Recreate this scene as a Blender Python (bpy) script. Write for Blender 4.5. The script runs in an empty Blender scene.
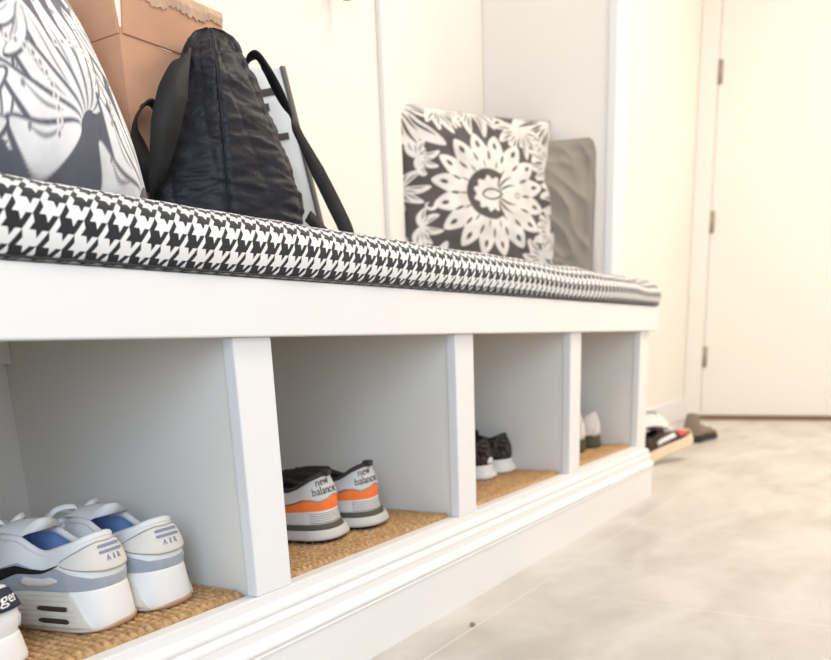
import bpy, math, random
import numpy as np
from mathutils import Vector, Matrix, noise
random.seed(7); np.random.seed(7)
SC = bpy.context.scene
COL = SC.collection
PI = math.pi

# ------------------------------------------------------------------ materials
def mat(name, col, rough=.5, bump=0, bscale=200, vary=0, vscale=8, spec=.4, metal=0, coat=0, sheen=0):
    m = bpy.data.materials.new(name); m.use_nodes = True
    nt = m.node_tree; N = nt.nodes; L = nt.links
    b = N['Principled BSDF']
    b.inputs['Base Color'].default_value = (*col, 1)
    b.inputs['Roughness'].default_value = rough
    b.inputs['Specular IOR Level'].default_value = spec
    b.inputs['Metallic'].default_value = metal
    if sheen: b.inputs['Sheen Weight'].default_value = sheen
    tc = N.new('ShaderNodeTexCoord')
    if vary:
        n = N.new('ShaderNodeTexNoise'); n.inputs['Scale'].default_value = vscale; n.inputs['Detail'].default_value = 5
        L.new(tc.outputs['Object'], n.inputs['Vector'])
        r = N.new('ShaderNodeMapRange'); r.inputs[1].default_value = .3; r.inputs[2].default_value = .7
        r.inputs[3].default_value = 1-vary; r.inputs[4].default_value = 1+vary
        L.new(n.outputs['Fac'], r.inputs[0])
        mx = N.new('ShaderNodeVectorMath'); mx.operation = 'SCALE'; mx.inputs[0].default_value = col
        L.new(r.outputs[0], mx.inputs['Scale']); L.new(mx.outputs[0], b.inputs['Base Color'])
    if bump:
        n = N.new('ShaderNodeTexNoise'); n.inputs['Scale'].default_value = bscale; n.inputs['Detail'].default_value = 3
        L.new(tc.outputs['Object'], n.inputs['Vector'])
        bp = N.new('ShaderNodeBump'); bp.inputs['Strength'].default_value = bump; bp.inputs['Distance'].default_value = .001
        L.new(n.outputs['Fac'], bp.inputs['Height']); L.new(bp.outputs[0], b.inputs['Normal'])
    return m

def attr_mat(name, c0, c1, rough=.8, bump=.4, bscale=900, vary=.12):
    m = mat(name, c0, rough, bump, bscale, sheen=.2); nt = m.node_tree; N = nt.nodes; L = nt.links
    a = N.new('ShaderNodeAttribute'); a.attribute_name = 'pattern'
    tc = N.new('ShaderNodeTexCoord'); n = N.new('ShaderNodeTexNoise'); n.inputs['Scale'].default_value = 25; n.inputs['Detail'].default_value = 6
    L.new(tc.outputs['Object'], n.inputs['Vector'])
    mx = N.new('ShaderNodeMix'); mx.data_type = 'RGBA'
    mx.inputs[6].default_value = (*c0, 1); mx.inputs[7].default_value = (*c1, 1)
    L.new(a.outputs['Fac'], mx.inputs[0])
    r = N.new('ShaderNodeMapRange'); r.inputs[1].default_value = .3; r.inputs[2].default_value = .7
    r.inputs[3].default_value = 1-vary; r.inputs[4].default_value = 1+vary
    L.new(n.outputs['Fac'], r.inputs[0])
    sc = N.new('ShaderNodeVectorMath'); sc.operation = 'SCALE'
    L.new(mx.outputs[2], sc.inputs[0]); L.new(r.outputs[0], sc.inputs['Scale'])
    L.new(sc.outputs[0], N['Principled BSDF'].inputs['Base Color'])
    return m

def houndstooth_mat():
    m = mat('houndstooth_cloth', (1, 1, 1), .85, .35, 1500, sheen=.15)
    nt = m.node_tree; N = nt.nodes; L = nt.links
    uv = N.new('ShaderNodeUVMap'); uv.uv_map = 'cloth'
    sx = N.new('ShaderNodeSeparateXYZ'); L.new(uv.outputs[0], sx.inputs[0])
    def mt(op, a, b=None, c=None):
        n = N.new('ShaderNodeMath'); n.operation = op
        for i, v in enumerate((a, b, c)):
            if v is None: continue
            if isinstance(v, (int, float)): n.inputs[i].default_value = v
            else: L.new(v, n.inputs[i])
        return n.outputs[0]
    per = .0240
    U = mt('DIVIDE', sx.outputs[0], per); V = mt('DIVIDE', sx.outputs[1], per*1.02)
    fu = mt('FRACT', U); fv = mt('FRACT', V)
    A = mt('LESS_THAN', fu, .5); B = mt('LESS_THAN', fv, .5)
    S = mt('FRACT', mt('MULTIPLY', mt('SUBTRACT', U, V), 2.0))
    T = mt('LESS_THAN', S, .5)
    # T picks the warp colour, otherwise the weft colour
    dark = mt('ADD', mt('MULTIPLY', T, A), mt('MULTIPLY', mt('SUBTRACT', 1.0, T), B))
    mx = N.new('ShaderNodeMix'); mx.data_type = 'RGBA'
    mx.inputs[6].default_value = (.82, .82, .82, 1); mx.inputs[7].default_value = (.011, .012, .018, 1)
    L.new(dark, mx.inputs[0]); L.new(mx.outputs[2], N['Principled BSDF'].inputs['Base Color'])
    return m

def tile_mat():
    m = mat('floor_tile', (.6, .56, .52), .38, .06, 60)
    nt = m.node_tree; N = nt.nodes; L = nt.links; b = N['Principled BSDF']
    tc = N.new('ShaderNodeTexCoord'); sx = N.new('ShaderNodeSeparateXYZ'); L.new(tc.outputs['Object'], sx.inputs[0])
    def mt(op, a, b=None):
        n = N.new('ShaderNodeMath'); n.operation = op
        for i, v in enumerate((a, b)):
            if v is None: continue
            if isinstance(v, (int, float)): n.inputs[i].default_value = v
            else: L.new(v, n.inputs[i])
        return n.outputs[0]
    def joint(o, off, per):
        f = mt('FRACT', mt('DIVIDE', mt('SUBTRACT', o, off), per))
        d = mt('MULTIPLY', mt('MINIMUM', f, mt('SUBTRACT', 1.0, f)), per)
        return mt('LESS_THAN', d, .0018)
    g = mt('MAXIMUM', joint(sx.outputs[0], .594, .585), joint(sx.outputs[1], -.092, .595))
    n1 = N.new('ShaderNodeTexNoise'); n1.inputs['Scale'].default_value = 3.5; n1.inputs['Detail'].default_value = 8; n1.inputs['Distortion'].default_value = .6
    mp = N.new('ShaderNodeMapping'); mp.inputs['Scale'].default_value = (1, 2.2, 1)
    L.new(tc.outputs['Object'], mp.inputs[0]); L.new(mp.outputs[0], n1.inputs['Vector'])
    n2 = N.new('ShaderNodeTexNoise'); n2.inputs['Scale'].default_value = 24; n2.inputs['Detail'].default_value = 6
    L.new(tc.outputs['Object'], n2.inputs['Vector'])
    cr = N.new('ShaderNodeValToRGB'); cr.color_ramp.elements[0].position = .33; cr.color_ramp.elements[0].color = (.44, .41, .38, 1)
    cr.color_ramp.elements[1].position = .62; cr.color_ramp.elements[1].color = (.60, .575, .55, 1)
    ad = mt('ADD', mt('MULTIPLY', n1.outputs['Fac'], .8), mt('MULTIPLY', n2.outputs['Fac'], .2))
    L.new(ad, cr.inputs[0])
    mx = N.new('ShaderNodeMix'); mx.data_type = 'RGBA'; mx.inputs[7].default_value = (.66, .63, .6, 1)
    L.new(mt('MULTIPLY', g, .75), mx.inputs[0]); L.new(cr.outputs[0], mx.inputs[6]); L.new(mx.outputs[2], b.inputs['Base Color'])
    return m

def coir_mat():
    m = mat('coir_rope', (.42, .25, .12), .9, .8, 700)
    nt = m.node_tree; N = nt.nodes; L = nt.links
    tc = N.new('ShaderNodeTexCoord'); n = N.new('ShaderNodeTexNoise'); n.inputs['Scale'].default_value = 160; n.inputs['Detail'].default_value = 5
    L.new(tc.outputs['Object'], n.inputs['Vector'])
    cr = N.new('ShaderNodeValToRGB'); e = cr.color_ramp.elements
    e[0].position = .30; e[0].color = (.33, .185, .075, 1); e[1].position = .66; e[1].color = (.60, .375, .19, 1)
    L.new(n.outputs['Fac'], cr.inputs[0]); L.new(cr.outputs[0], N['Principled BSDF'].inputs['Base Color'])
    return m

M = dict(
 bench=mat('white_satin_paint', (.80, .80, .80), .35, .04, 90),
 inside=mat('pale_grey_interior_paint', (.79, .765, .715), .6, .1, 140),
 wall=mat('cream_wall_paint', (.84, .80, .75), .7, .05, 60),
 door=mat('white_door_paint', (.84, .82, .78), .5),
 ceil=mat('ceiling_paint', (.85, .84, .82), .8),
 tile=tile_mat(), coir=coir_mat(), hound=houndstooth_mat(),
 steel=mat('brushed_nickel', (.34, .28, .23), .45, metal=0),
 bronze=mat('dark_bronze', (.06, .05, .045), .4, metal=.8),
 card=mat('corrugated_cardboard', (.58, .32, .20), .85, .15, 300, .10, 14),
 card_edge=mat('torn_cardboard', (.62, .42, .29), .9, .6, 250, .12, 40),
 paper=mat('white_paper', (.8, .8, .78), .7),
 quilt=mat('black_quilted_nylon', (.012, .012, .018), .50, .5, 300, .25, 30, spec=.35),
 seam=mat('black_seam', (.008, .008, .010), .6),
 web=mat('black_webbing', (.013, .012, .012), .6, .5, 900, .3, 60),
 webgrey=mat('grey_webbing', (.13, .12, .11), .7, .4, 900),
 tote=mat('white_tote_canvas', (.88, .88, .86), .8, .3, 500, .03, 30),
 ink=mat('faded_black_ink', (.10, .085, .075), .8),
 damask=attr_mat('damask_cloth', (.082, .073, .070), (.74, .71, .68)),
 damask_cool_lit=attr_mat('cool_lit_damask_cloth', (.120, .125, .160), (.88, .89, .91), vary=.16),  # same cloth as damask, with bluish daylight put into its colours
 taupe=mat('taupe_cotton', (.30, .265, .225), .85, .4, 500, .06, 12, sheen=.3),
 w_leather=mat('white_leather', (.76, .765, .77), .5, .12, 500),
 w_mid=mat('white_foam', (.78, .775, .77), .55, .1, 300),
 grey_suede=mat('blue_grey_suede', (.34, .37, .42), .9, .3, 700, .07, 60, sheen=.3),
 bone=mat('bone_rubber', (.66, .63, .57), .55, .1, 300),
 bone_mesh=mat('bone_mesh', (.69, .665, .62), .7, .4, 900),
 stitch=mat('grey_stitching', (.22, .21, .21), .8),
 gum=mat('gum_rubber', (.50, .33, .23), .6, .2, 300),
 black=mat('black_leather', (.010, .010, .012), .4),
 bluelining=mat('blue_white_lining', (.30, .45, .82), .8, .3, 500, .12, 40),
 lilac=mat('lilac_print', (.24, .26, .40), .6),
 lace_w=mat('white_laces', (.78, .78, .78), .8, .3, 900),
 airwin=mat('brown_air_window', (.055, .040, .032), .25),
 silver=mat('silver_grey_synthetic', (.60, .595, .59), .4, .08, 400),
 silver_d=mat('silver_hatched', (.64, .63, .61), .5),
 orange=mat('orange_suede', (.90, .20, .045), .75, .2, 600, .06, 60),
 olive=mat('dark_olive_foam', (.085, .078, .062), .75, .4, 400),
 pale_mid=mat('pale_grey_foam', (.56, .55, .53), .6, .1, 300),
 tread=mat('black_tread_rubber', (.02, .018, .016), .7, .3, 300),
 collar_brown=mat('dark_brown_collar', (.045, .035, .032), .8, .3, 500),
 knit=None, blackmesh=mat('black_mesh', (.018, .018, .020), .7, .5, 900),
 lace_d=mat('dark_brown_laces', (.035, .027, .024), .8),
 navy=mat('navy_cloth', (.018, .022, .045), .7, .3, 700), whitetxt=mat('white_print', (.85, .85, .85), .6),
 grey_strap=mat('pale_grey_strap', (.55, .55, .57), .7, .2, 500),
 blush=mat('warm_white_knit', (.70, .66, .62), .8, .4, 500), moss=mat('dark_moss_rubber', (.075, .07, .042), .8, .4, 300),
 cream_rub=mat('cream_rubber', (.72, .60, .44), .6), brownknit=mat('dark_brown_knit', (.045, .030, .022), .85, .6, 500, .4, 60),
 red=mat('red_patch', (.62, .07, .09), .6), taupe_suede=mat('taupe_suede', (.25, .19, .155), .9, .3, 400),
 sill=mat('brown_sill', (.20, .13, .075), .6), leaf=mat('dry_leaf', (.22, .17, .10), .9),
)
def knit_mat():
    m = mat('speckled_black_knit', (.03, .02, .02), .9, .25, 700); nt = m.node_tree; N = nt.nodes; L = nt.links
    tc = N.new('ShaderNodeTexCoord'); v = N.new('ShaderNodeTexVoronoi'); v.inputs['Scale'].default_value = 300
    L.new(tc.outputs['Object'], v.inputs['Vector'])
    cr = N.new('ShaderNodeValToRGB'); e = cr.color_ramp.elements
    e[0].position = .16; e[0].color = (.36, .28, .25, 1); e[1].position = .36; e[1].color = (.010, .006, .006, 1)
    L.new(v.outputs['Distance'], cr.inputs[0]); L.new(cr.outputs[0], N['Principled BSDF'].inputs['Base Color'])
    return m
M['knit'] = knit_mat()

# ------------------------------------------------------------------ helpers
def obj(name, verts, faces, m, parent=None, smooth=False, label=None, recalc=True):
    me = bpy.data.meshes.new(name); me.from_pydata([tuple(map(float, v)) for v in verts], [], [tuple(int(i) for i in f) for f in faces])
    if recalc:
        import bmesh
        bm = bmesh.new(); bm.from_mesh(me); bmesh.ops.remove_doubles(bm, verts=bm.verts, dist=1e-7)
        bmesh.ops.recalc_face_normals(bm, faces=bm.faces); bm.to_mesh(me); bm.free()
    me.materials.append(m if not isinstance(m, str) else M[m])
    if smooth: me.polygons.foreach_set('use_smooth', [True]*len(me.polygons))
    me.update()
    o = bpy.data.objects.new(name, me); COL.objects.link(o)
    if parent: o.parent = parent
    if label: o['label'] = label
    return o
def bevel(o, w=.002, n=2):
    b = o.modifiers.new('bevel', 'BEVEL'); b.width = w; b.segments = n; b.limit_method = 'ANGLE'; return o
def tag(o, label, cat, group=None, kind=None):
    o['label'] = label; o['category'] = cat
    if group: o['group'] = group
    if kind: o['kind'] = kind
    return o
def struct(o): o['kind'] = 'structure'; return o
def empty(name, label, cat, loc=(0, 0, 0), rz=0, group=None):
    o = bpy.data.objects.new(name, None); COL.objects.link(o); o.empty_display_size = .05
    o.location = loc; o.rotation_euler = (0, 0, rz); return tag(o, label, cat, group)
class G:
    def __init__(s): s.v = []; s.f = []
    def add(s, v, f):
        n = len(s.v); s.v += [tuple(p) for p in v]; s.f += [tuple(i+n for i in q) for q in f]; return s
    def box(s, x0, x1, y0, y1, z0, z1):
        v = [(x, y, z) for z in (z0, z1) for x, y in ((x0, y0), (x1, y0), (x1, y1), (x0, y1))]
        return s.add(v, [(3, 2, 1, 0), (4, 5, 6, 7), (0, 1, 5, 4), (1, 2, 6, 5), (2, 3, 7, 6), (3, 0, 4, 7)])
    def grid(s, P, wrapu=False, wrapv=False):
        P = np.asarray(P); a, b = P.shape[:2]; v = P.reshape(-1, 3); f = []
        for i in range(a if wrapu else a-1):
            for j in range(b if wrapv else b-1):
                i2 = (i+1) % a; j2 = (j+1) % b
                f.append((i*b+j, i2*b+j, i2*b+j2, i*b+j2))
        return s.add(v, f)
    def tube(s, pts, r, n=8, caps=True):
        pts = [Vector(p) for p in pts]; rings = []; up = Vector((0, 0, 1)); prev = None
        for i, p in enumerate(pts):
            t = (pts[min(i+1, len(pts)-1)]-pts[max(i-1, 0)]).normalized()
            if prev is None: a = t.cross(up if abs(t.z) < .9 else Vector((1, 0, 0))).normalized()
            else: a = (prev-t*prev.dot(t)).normalized()
            prev = a; b = t.cross(a); rr = r[i] if hasattr(r, '__len__') else r
            rings.append([p+a*math.cos(2*PI*k/n)*rr+b*math.sin(2*PI*k/n)*rr for k in range(n)])
        base = len(s.v); s.grid(rings, wrapv=True)
        if caps:
            s.f.append(tuple(base+k for k in range(n))); e = base+(len(pts)-1)*n; s.f.append(tuple(e+k for k in range(n-1, -1, -1)))
        return s
    def ribbon(s, pts, wd, w, th):
        """pts: centre line, wd: width direction per point, w: width(s), th: thickness"""
        pts = [Vector(p) for p in pts]; rings = []
        for i, p in enumerate(pts):
            t = (pts[min(i+1, len(pts)-1)]-pts[max(i-1, 0)]).normalized(); d = Vector(wd[i]); d = (d-t*d.dot(t)).normalized()
            n = t.cross(d); ww = (w[i] if hasattr(w, '__len__') else w)/2; h = th/2
            rings.append([p+d*ww+n*h, p-d*ww+n*h, p-d*ww-n*h, p+d*ww-n*h])
        base = len(s.v); s.grid(rings, wrapv=True); e = base+(len(pts)-1)*4
        s.f += [(base, base+1, base+2, base+3), (e+3, e+2, e+1, e)]
        return s
    def make(s, name, m, parent=None, smooth=False, label=None): return obj(name, s.v, s.f, m, parent, smooth, label)
def box(name, x0, x1, y0, y1, z0, z1, m, parent=None, bv=.0015):
    o = G().box(x0, x1, y0, y1, z0, z1).make(name, m, parent)
    if bv: bevel(o, bv)
    return o
def spline(pts, n=24):
    """Catmull-Rom through points"""
    P = [np.array(p, float) for p in pts]; P = [2*P[0]-P[1]]+P+[2*P[-1]-P[-2]]; out = []
    segs = len(P)-3
    for i in range(segs):
        k = n
        for j in range(k + (1 if i == segs-1 else 0)):
            t = j/k; a, b, c, d = P[i:i+4]
            out.append(.5*((2*b)+(-a+c)*t+(2*a-5*b+4*c-d)*t*t+(-a+3*b-3*c+d)*t**3))
    return out
def ss(a, b, x): x = np.clip((np.asarray(x, float)-a)/(b-a), 0, 1); return x*x*(3-2*x)

# ------------------------------------------------------------------ room
struct(box('floor', -2.6, 4.0, -3.2, .6, -.05, 0, 'tile', bv=0))
struct(box('wall_back', -2.6, 4.0, .45, .6, 0, 2.6, 'wall', bv=0))
wr = G().box(3.80, 4.0, .385, .45, 0, 2.6).box(3.80, 4.0, -3.2, -.475, 0, 2.6).box(3.80, 4.0, -.475, .385, 2.05, 2.6)
struct(wr.make('wall_right', 'wall'))
struct(box('ceiling', -2.6, 4.0, -3.2, .6, 2.6, 2.7, 'ceil', bv=0))
# locker end panel that closes the far end of the seat
struct(box('wall_end', 1.505, 1.575, .105, .45, .5, 2.6, 'wall', bv=.003))
struct(box('trim_1', 1.497, 1.583, .082, .105, .5, 2.6, 'bench', bv=.003))
# board and batten on the back wall
struct(box('trim_2', 1.000, 1.065, .436, .45, .5, 2.6, 'wall', bv=.003))
# door casing
g = G().box(3.775, 3.80, .365, .449, 0, 2.0445).box(3.775, 3.80, -.545, -.473, 0, 2.0445).box(3.775, 3.80, -.545, .449, 2.045, 2.12)
struct(bevel(g.make('trim_3', 'door'), .004))
struct(box('baseboard_back', 1.62, 3.775, .436, .45, 0, .11, 'bench', bv=.003))
d1 = struct(box('door_1', 3.795, 3.838, -.472, .362, .022, 2.04, 'door', bv=.002))
box('door_threshold', 3.785, 3.85, -.472, .362, 0, .021, 'sill', d1)
for z in (.267, .907, 1.56):
    h = G().tube([(3.786, .364, z), (3.786, .364, z+.1)], .0085, 10).box(3.790, 3.7955, .345, .383, z, z+.1)
    h.make('hinge', 'steel', d1, True)

# ------------------------------------------------------------------ storage bench
bench = empty('storage_bench', 'long white painted built-in bench with open shoe cubbies below a fascia', 'bench', (.5, .2, 0))
def bpart(o): o.matrix_parent_inverse = Matrix.Translation((-.5, -.2, 0)); return o
def bbox(name, *a, **k):
    m = k.pop('m', 'bench'); return bpart(box(name, *a, m, bench, k.pop('bv', .0015)))
bbox('fascia_rail', -.75, 1.612, -.011, .018, .4375, .4990, bv=.002)
bbox('seat_board', -.75, 1.60, .018, .45, .470, .4985)
W = .0622
for k in range(-1, 3): bbox('stile', k*.5, k*.5+W, 0, .017, .1412, .4375)
bbox('stile', 1.490, 1.566, 0, .017, .1412, .4375)
bbox('bottom_rail', -.75, 1.566, 0, .0195, .128, .1412, bv=.0012)
for k in range(-1, 3): bbox('divider', k*.5+.0035, k*.5+.045, .017, .428, .128, .470, m='inside')
bbox('divider', 1.4935, 1.55, .017, .428, .128, .470, m='inside')
bbox('back_panel', -.75, 1.566, .428, .448, .10, .470, m='inside')
bbox('cleat', -.45, .003, .410, .428, .420, .470, m='inside')
bbox('cubby_floor', -.75, 1.55, .0195, .43, .120, .1365, m='inside')
prof = [(.017, .1285), (-.0005, .1285), (-.004, .1278), (-.0085, .1255), (-.0105, .1225), (-.0105, .1190), (-.0085, .1170), (-.0085, .1155), (-.012, .1140), (-.0145, .1110),
        (-.0150, .1080), (-.0145, .1062), (-.0150, .0955), (-.0170, .0945), (-.0225, .0915), (-.0250, .0875), (-.0250, .0845), (-.0225, .0825), (-.0225, .0805), (-.0240, .0795), (-.0240, .0780), (-.0220, .0770),
        (-.0220, .0), (.017, .0)]
def extr(prof, x0, x1):
    g = G(); n = len(prof); g.grid([[(x, y, z) for y, z in prof] for x in (x0, x1)], wrapv=True)
    g.f += [tuple(range(n-1, -1, -1)), tuple(range(n, 2*n))]; return g
cut = [i for i, p in enumerate(prof) if p == (-.0220, .0770)][0]
bpart(bevel(extr(prof[:cut+1]+[(.017, .0770)], -.75, 1.570).make('base_molding', 'bench', bench), .0006, 1))
bpart(extr([(-.0222, .0772), (-.0222, 0), (.017, 0), (.017, .0772)], -.75, 1.566).make('plinth', 'bench', bench))

# ------------------------------------------------------------------ cushion
def cushion():
    pr = [(.040, .4995), (-.004, .5005), (-.014, .506), (-.0195, .517), (-.021, .528), (-.0195, .539), (-.013, .5495), (-.003, .557), (.012, .5645), (.035, .571), (.07, .5755), (.12, .578), (.25, .5785), (.43, .577), (.447, .565), (.449, .540), (.447, .512), (.43, .4998), (.25, .4995)]
    pp = np.array(spline([(0, a, b) for a, b in pr]+[(0, *pr[0])], 6))[:, 1:]
    ds = np.r_[0, np.cumsum(np.hypot(*np.diff(pp, axis=0).T))]
    xs = np.r_[np.linspace(-.74, 1.52, 190), np.linspace(1.527, 1.622, 26)]
    P = np.zeros((len(xs), len(pp), 3)); c = np.array([.21, .536])
    for i, x in enumerate(xs):
        q = pp.copy()
        e = max(0, (x-1.56)/.062); k = math.sqrt(max(0, 1-e**2.6)) if e > 0 else 1
        k = .35+.65*k
        q[:, 1] = .4997+(q[:, 1]-.4997)*(k if e > 0 else 1)
        q[:, 0] = c[0]+(q[:, 0]-c[0])*(1-.05*max(0, e)**3)
        wv = noise.noise(Vector((x*5, 0, 3)))*.0030+noise.noise(Vector((x*17, 2, 3)))*.0012
        up = np.clip((q[:, 1]-.505)/.06, 0, 1)
        lift = .004*math.exp(-((x+.32)/.22)**2)-.007*math.exp(-((x-1.47)/.07)**2)*1
        for j in range(len(q)):
            nn = noise.noise(Vector((x*9, q[j, 0]*9, q[j, 1]*14)))*.0022
            P[i, j] = (x, q[j, 0]-(wv*.5+nn)*(up[j]), q[j, 1]+(wv+nn+lift)*up[j])
    a, b = P.shape[:2]
    g = G().grid(P)
    g.f.append(tuple(range(b))); g.f.append(tuple((a-1)*b+j for j in range(b-1, -1, -1)))
    me = bpy.data.meshes.new('seat_cushion'); me.from_pydata(g.v, [], g.f)
    uvl = me.uv_layers.new(name='cloth')
    UV = {}
    for i in range(a):
        for j in range(b): UV[i*b+j] = (xs[i]+.015*noise.noise(Vector((xs[i]*2.2, ds[j]*3, 0))), ds[j]+.006*noise.noise(Vector((xs[i]*2.5, 0, 7))))
    for l in me.loops: uvl.data[l.index].uv = UV[l.vertex_index]
    me.materials.append(M['hound']); me.polygons.foreach_set('use_smooth', [True]*len(me.polygons))
    o = bpy.data.objects.new('seat_cushion', me); COL.objects.link(o)
    tag(o, 'long black and white houndstooth seat cushion along the bench top', 'cushion')
    # flat welt along the lower front edge
    pts = [(x, -.0135+.0008*math.sin(x*40), .5022) for x in np.linspace(-.74, 1.60, 120)]
    G().tube(pts, .0013, 6).make('welt', 'black', o, True, 'dark piping along the lower edge')
    return o
cushion()

# ------------------------------------------------------------------ coir mats
def coir(x0, x1, y0, y1, label, res):
    nx = int((x1-x0)/res); ny = int((y1-y0)/res); p = .0112
    X, Y = np.meshgrid(np.linspace(x0, x1, nx), np.linspace(y0, y1, ny), indexing='ij')
    wob = .0012*np.sin(X*37+Y*23)+.0010*np.sin(Y*61+X*15)
    r = (X+wob)/p; row = np.floor(r); fx = r-row-.5
    tw = (Y+wob*.7)/.0105+ .35*np.mod(row*1.618, 1)+fx*.75
    ft = tw-np.floor(tw)-.5
    h = np.sqrt(np.clip(1-(2*fx)**2, 0, 1))*.62+.38*np.sqrt(np.clip(1-(2*ft)**2, 0, 1))
    edge = np.minimum(np.minimum(X-x0, x1-X), np.minimum(Y-y0, y1-Y)); e = np.clip(edge/.006, 0, 1)
    Z = .1375+.0110*h*e**.5
    P = np.stack([X, Y, Z], -1)
    g = G().grid(P); n = len(g.v)
    g.box(x0+.001, x1-.001, y0+.001, y1-.001, .1366, .1376)
    o = obj('coir_mat', g.v, g.f, 'coir', None, True, recalc=False)
    tag(o, label, 'mat', 'coir mats lining the cubbies'); return o
coir(-.434, .002, .0205, .425, 'woven coir mat under the grey and white sneakers in the nearest cubby', .0013)
coir(.0665, .502, .0205, .425, 'woven coir mat under the orange and silver running shoes', .0014)
coir(.5665, 1.002, .0205, .425, 'woven coir mat under the black speckled knit shoes', .0024)
coir(1.0665, 1.492, .0205, .425, 'woven coir mat in the farthest cubby under warm white shoes', .0034)

# ------------------------------------------------------------------ pillows
EPS = .006
def leaf(U, V, cx, cy, ang, Ln, Wd, p=.8, bend=0):
    """soft-edged pointed leaf mask"""
    c, s = math.cos(ang), math.sin(ang); x = (U-cx)*c+(V-cy)*s; y = -(U-cx)*s+(V-cy)*c
    t = x/Ln; y = y-bend*Ln*np.sin(np.clip(t, 0, 1)*PI)
    hw = Wd*np.sin(PI*np.clip(t, 0, 1)**.85)**p
    return np.clip((hw-np.abs(y))/EPS+.5, 0, 1)*((t > 0) & (t < 1))
def disc(U, V, x, y, r): return np.clip((r-np.hypot(U-x, V-y))/EPS+.5, 0, 1)
def damask(U, V):
    """0 = dark ground, 1 = pale motif; U,V in 0..1"""
    D = np.zeros_like(U); cx, cy = .49, .49
    rng = random.Random(3)
    def bouquet(bx, by, a0, s, n=7, spread=2.6, rad=.0):
        nonlocal D
        for k in range(n):
            f = k/(n-1)-.5; a = a0+spread*f; l = s*(1.0-.35*abs(f))
            D = np.maximum(D, leaf(U, V, bx, by, a, l, s*.15, .55, .10*(1 if f > 0 else -1)))
        for k in range(n):
            f = k/(n-1)-.5; a = a0+spread*f; l = s*(1.0-.35*abs(f))
            D = np.minimum(D, 1-leaf(U, V, bx+s*.30*math.cos(a), by+s*.30*math.sin(a), a, l*.5, s*.026, .8, .06*(1 if f > 0 else -1)))
            if k < n-1:
                a2 = a0+spread*((k+.5)/(n-1)-.5)
                D = np.minimum(D, 1-leaf(U, V, bx+s*.22*math.cos(a2), by+s*.22*math.sin(a2), a2, s*.36, s*.02, .8))
    def curl(x, y, r, a0, sg):
        nonlocal D
        for k in range(16):
            a = a0+sg*k*.28; rr = r*(1-k/22)
            D = np.maximum(D, disc(U, V, x+rr*math.cos(a), y+rr*math.sin(a), r*.34*(1-k/20)))
    for (bx, by, a0, s, n, sp_) in [(.00, 1.0, -.80, .34, 7, 2.4), (1.0, 1.0, -2.35, .36, 8, 2.4), (.0, .0, .8, .30, 7, 2.4), (1.0, .0, 2.3, .34, 8, 2.4),
                               (.45, 1.02, -1.57, .20, 6, 2.6), (1.02, .50, 3.14, .20, 7, 2.6), (.5, -.02, 1.57, .12, 5, 2.6), (-.02, .52, 0.0, .15, 5, 2.8),
                               (.25, .99, -1.3, .17, 5, 2), (.73, .90, -1.7, .19, 6, 3), (.86, .14, 2.2, .19, 6, 3), (.06, .30, -.2, .13, 5, 3), (.07, .68, .3, .13, 5, 3), (.92, .70, 2.9, .17, 6, 3), (.90, .30, 3.3, .16, 6, 3)]:
        bouquet(bx, by, a0, s, n, sp_)
    for (x, y, r, a0, sg) in [(.60, .93, .045, 0, 1), (.86, .80, .045, 2, -1), (.94, .60, .035, 1, 1), (.93, .42, .035, 3, -1), (.80, .22, .04, 1, 1), (.11, .42, .035, 0, -1), (.10, .60, .03, 2, 1), (.34, .90, .035, 4, -1), (.20, .12, .04, 2, 1), (.65, .05, .035, 0, 1)]:
        curl(x, y, r, a0, sg)
    # ground cleared around the central flower
    R = np.hypot(U-cx, V-cy); TH = np.arctan2(V-cy, U-cx)
    D = D*np.clip((R-.345)/EPS+.5, 0, 1)
    NP = 16
    for k in range(NP):
        a = 2*PI*k/NP+.2
        D = np.maximum(D, leaf(U, V, cx+.13*math.cos(a), cy+.13*math.sin(a), a, .235, .056, .62))
    D = np.maximum(D, np.clip((.235-R)/EPS+.5, 0, 1))
    for k in range(NP):
        a = 2*PI*k/NP+.2
        D = np.minimum(D, 1-leaf(U, V, cx+.275*math.cos(a), cy+.275*math.sin(a), a, .048, .012))
        a2 = a+PI/NP
        D = np.minimum(D, 1-leaf(U, V, cx+.20*math.cos(a2), cy+.20*math.sin(a2), a2, .06, .008))
    for k in range(9):
        a = PI*.42+k*PI*1.16/8
        D = np.minimum(D, 1-.8*leaf(U, V, cx+.155*math.cos(a), cy+.155*math.sin(a), a, .05, .006))
    # dark crescent left of the heart, with a scalloped inner edge
    rx = U-(cx-.01); rr = np.hypot(rx, V-cy); th2 = np.abs(np.arctan2(V-cy, rx))
    outer = np.clip((.150-.02*np.clip(1.4-th2, 0, 1)-rr)/EPS+.5, 0, 1); inner = np.clip((rr-(.098+.010*np.cos(11*th2)))/EPS+.5, 0, 1)
    D = D*(1-outer*inner*(th2 > .95))
    # heart: outlined drop and fan of petals towards the right
    D = np.minimum(D, 1-leaf(U, V, cx-.062, cy, 0, .125, .036, .7)); D = np.maximum(D, leaf(U, V, cx-.050, cy, 0, .098, .025, .7))
    for k in (-3, -2, -1, 1, 2, 3):
        D = np.minimum(D, 1-leaf(U, V, cx+.035, cy+.012*k, k*.36, .13, .0065, .8, .1*np.sign(k)))
    D = np.minimum(D, 1-.6*disc(U, V, cx+.165, cy, .020)*(1-disc(U, V, cx+.165, cy, .010)))
    return D
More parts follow.
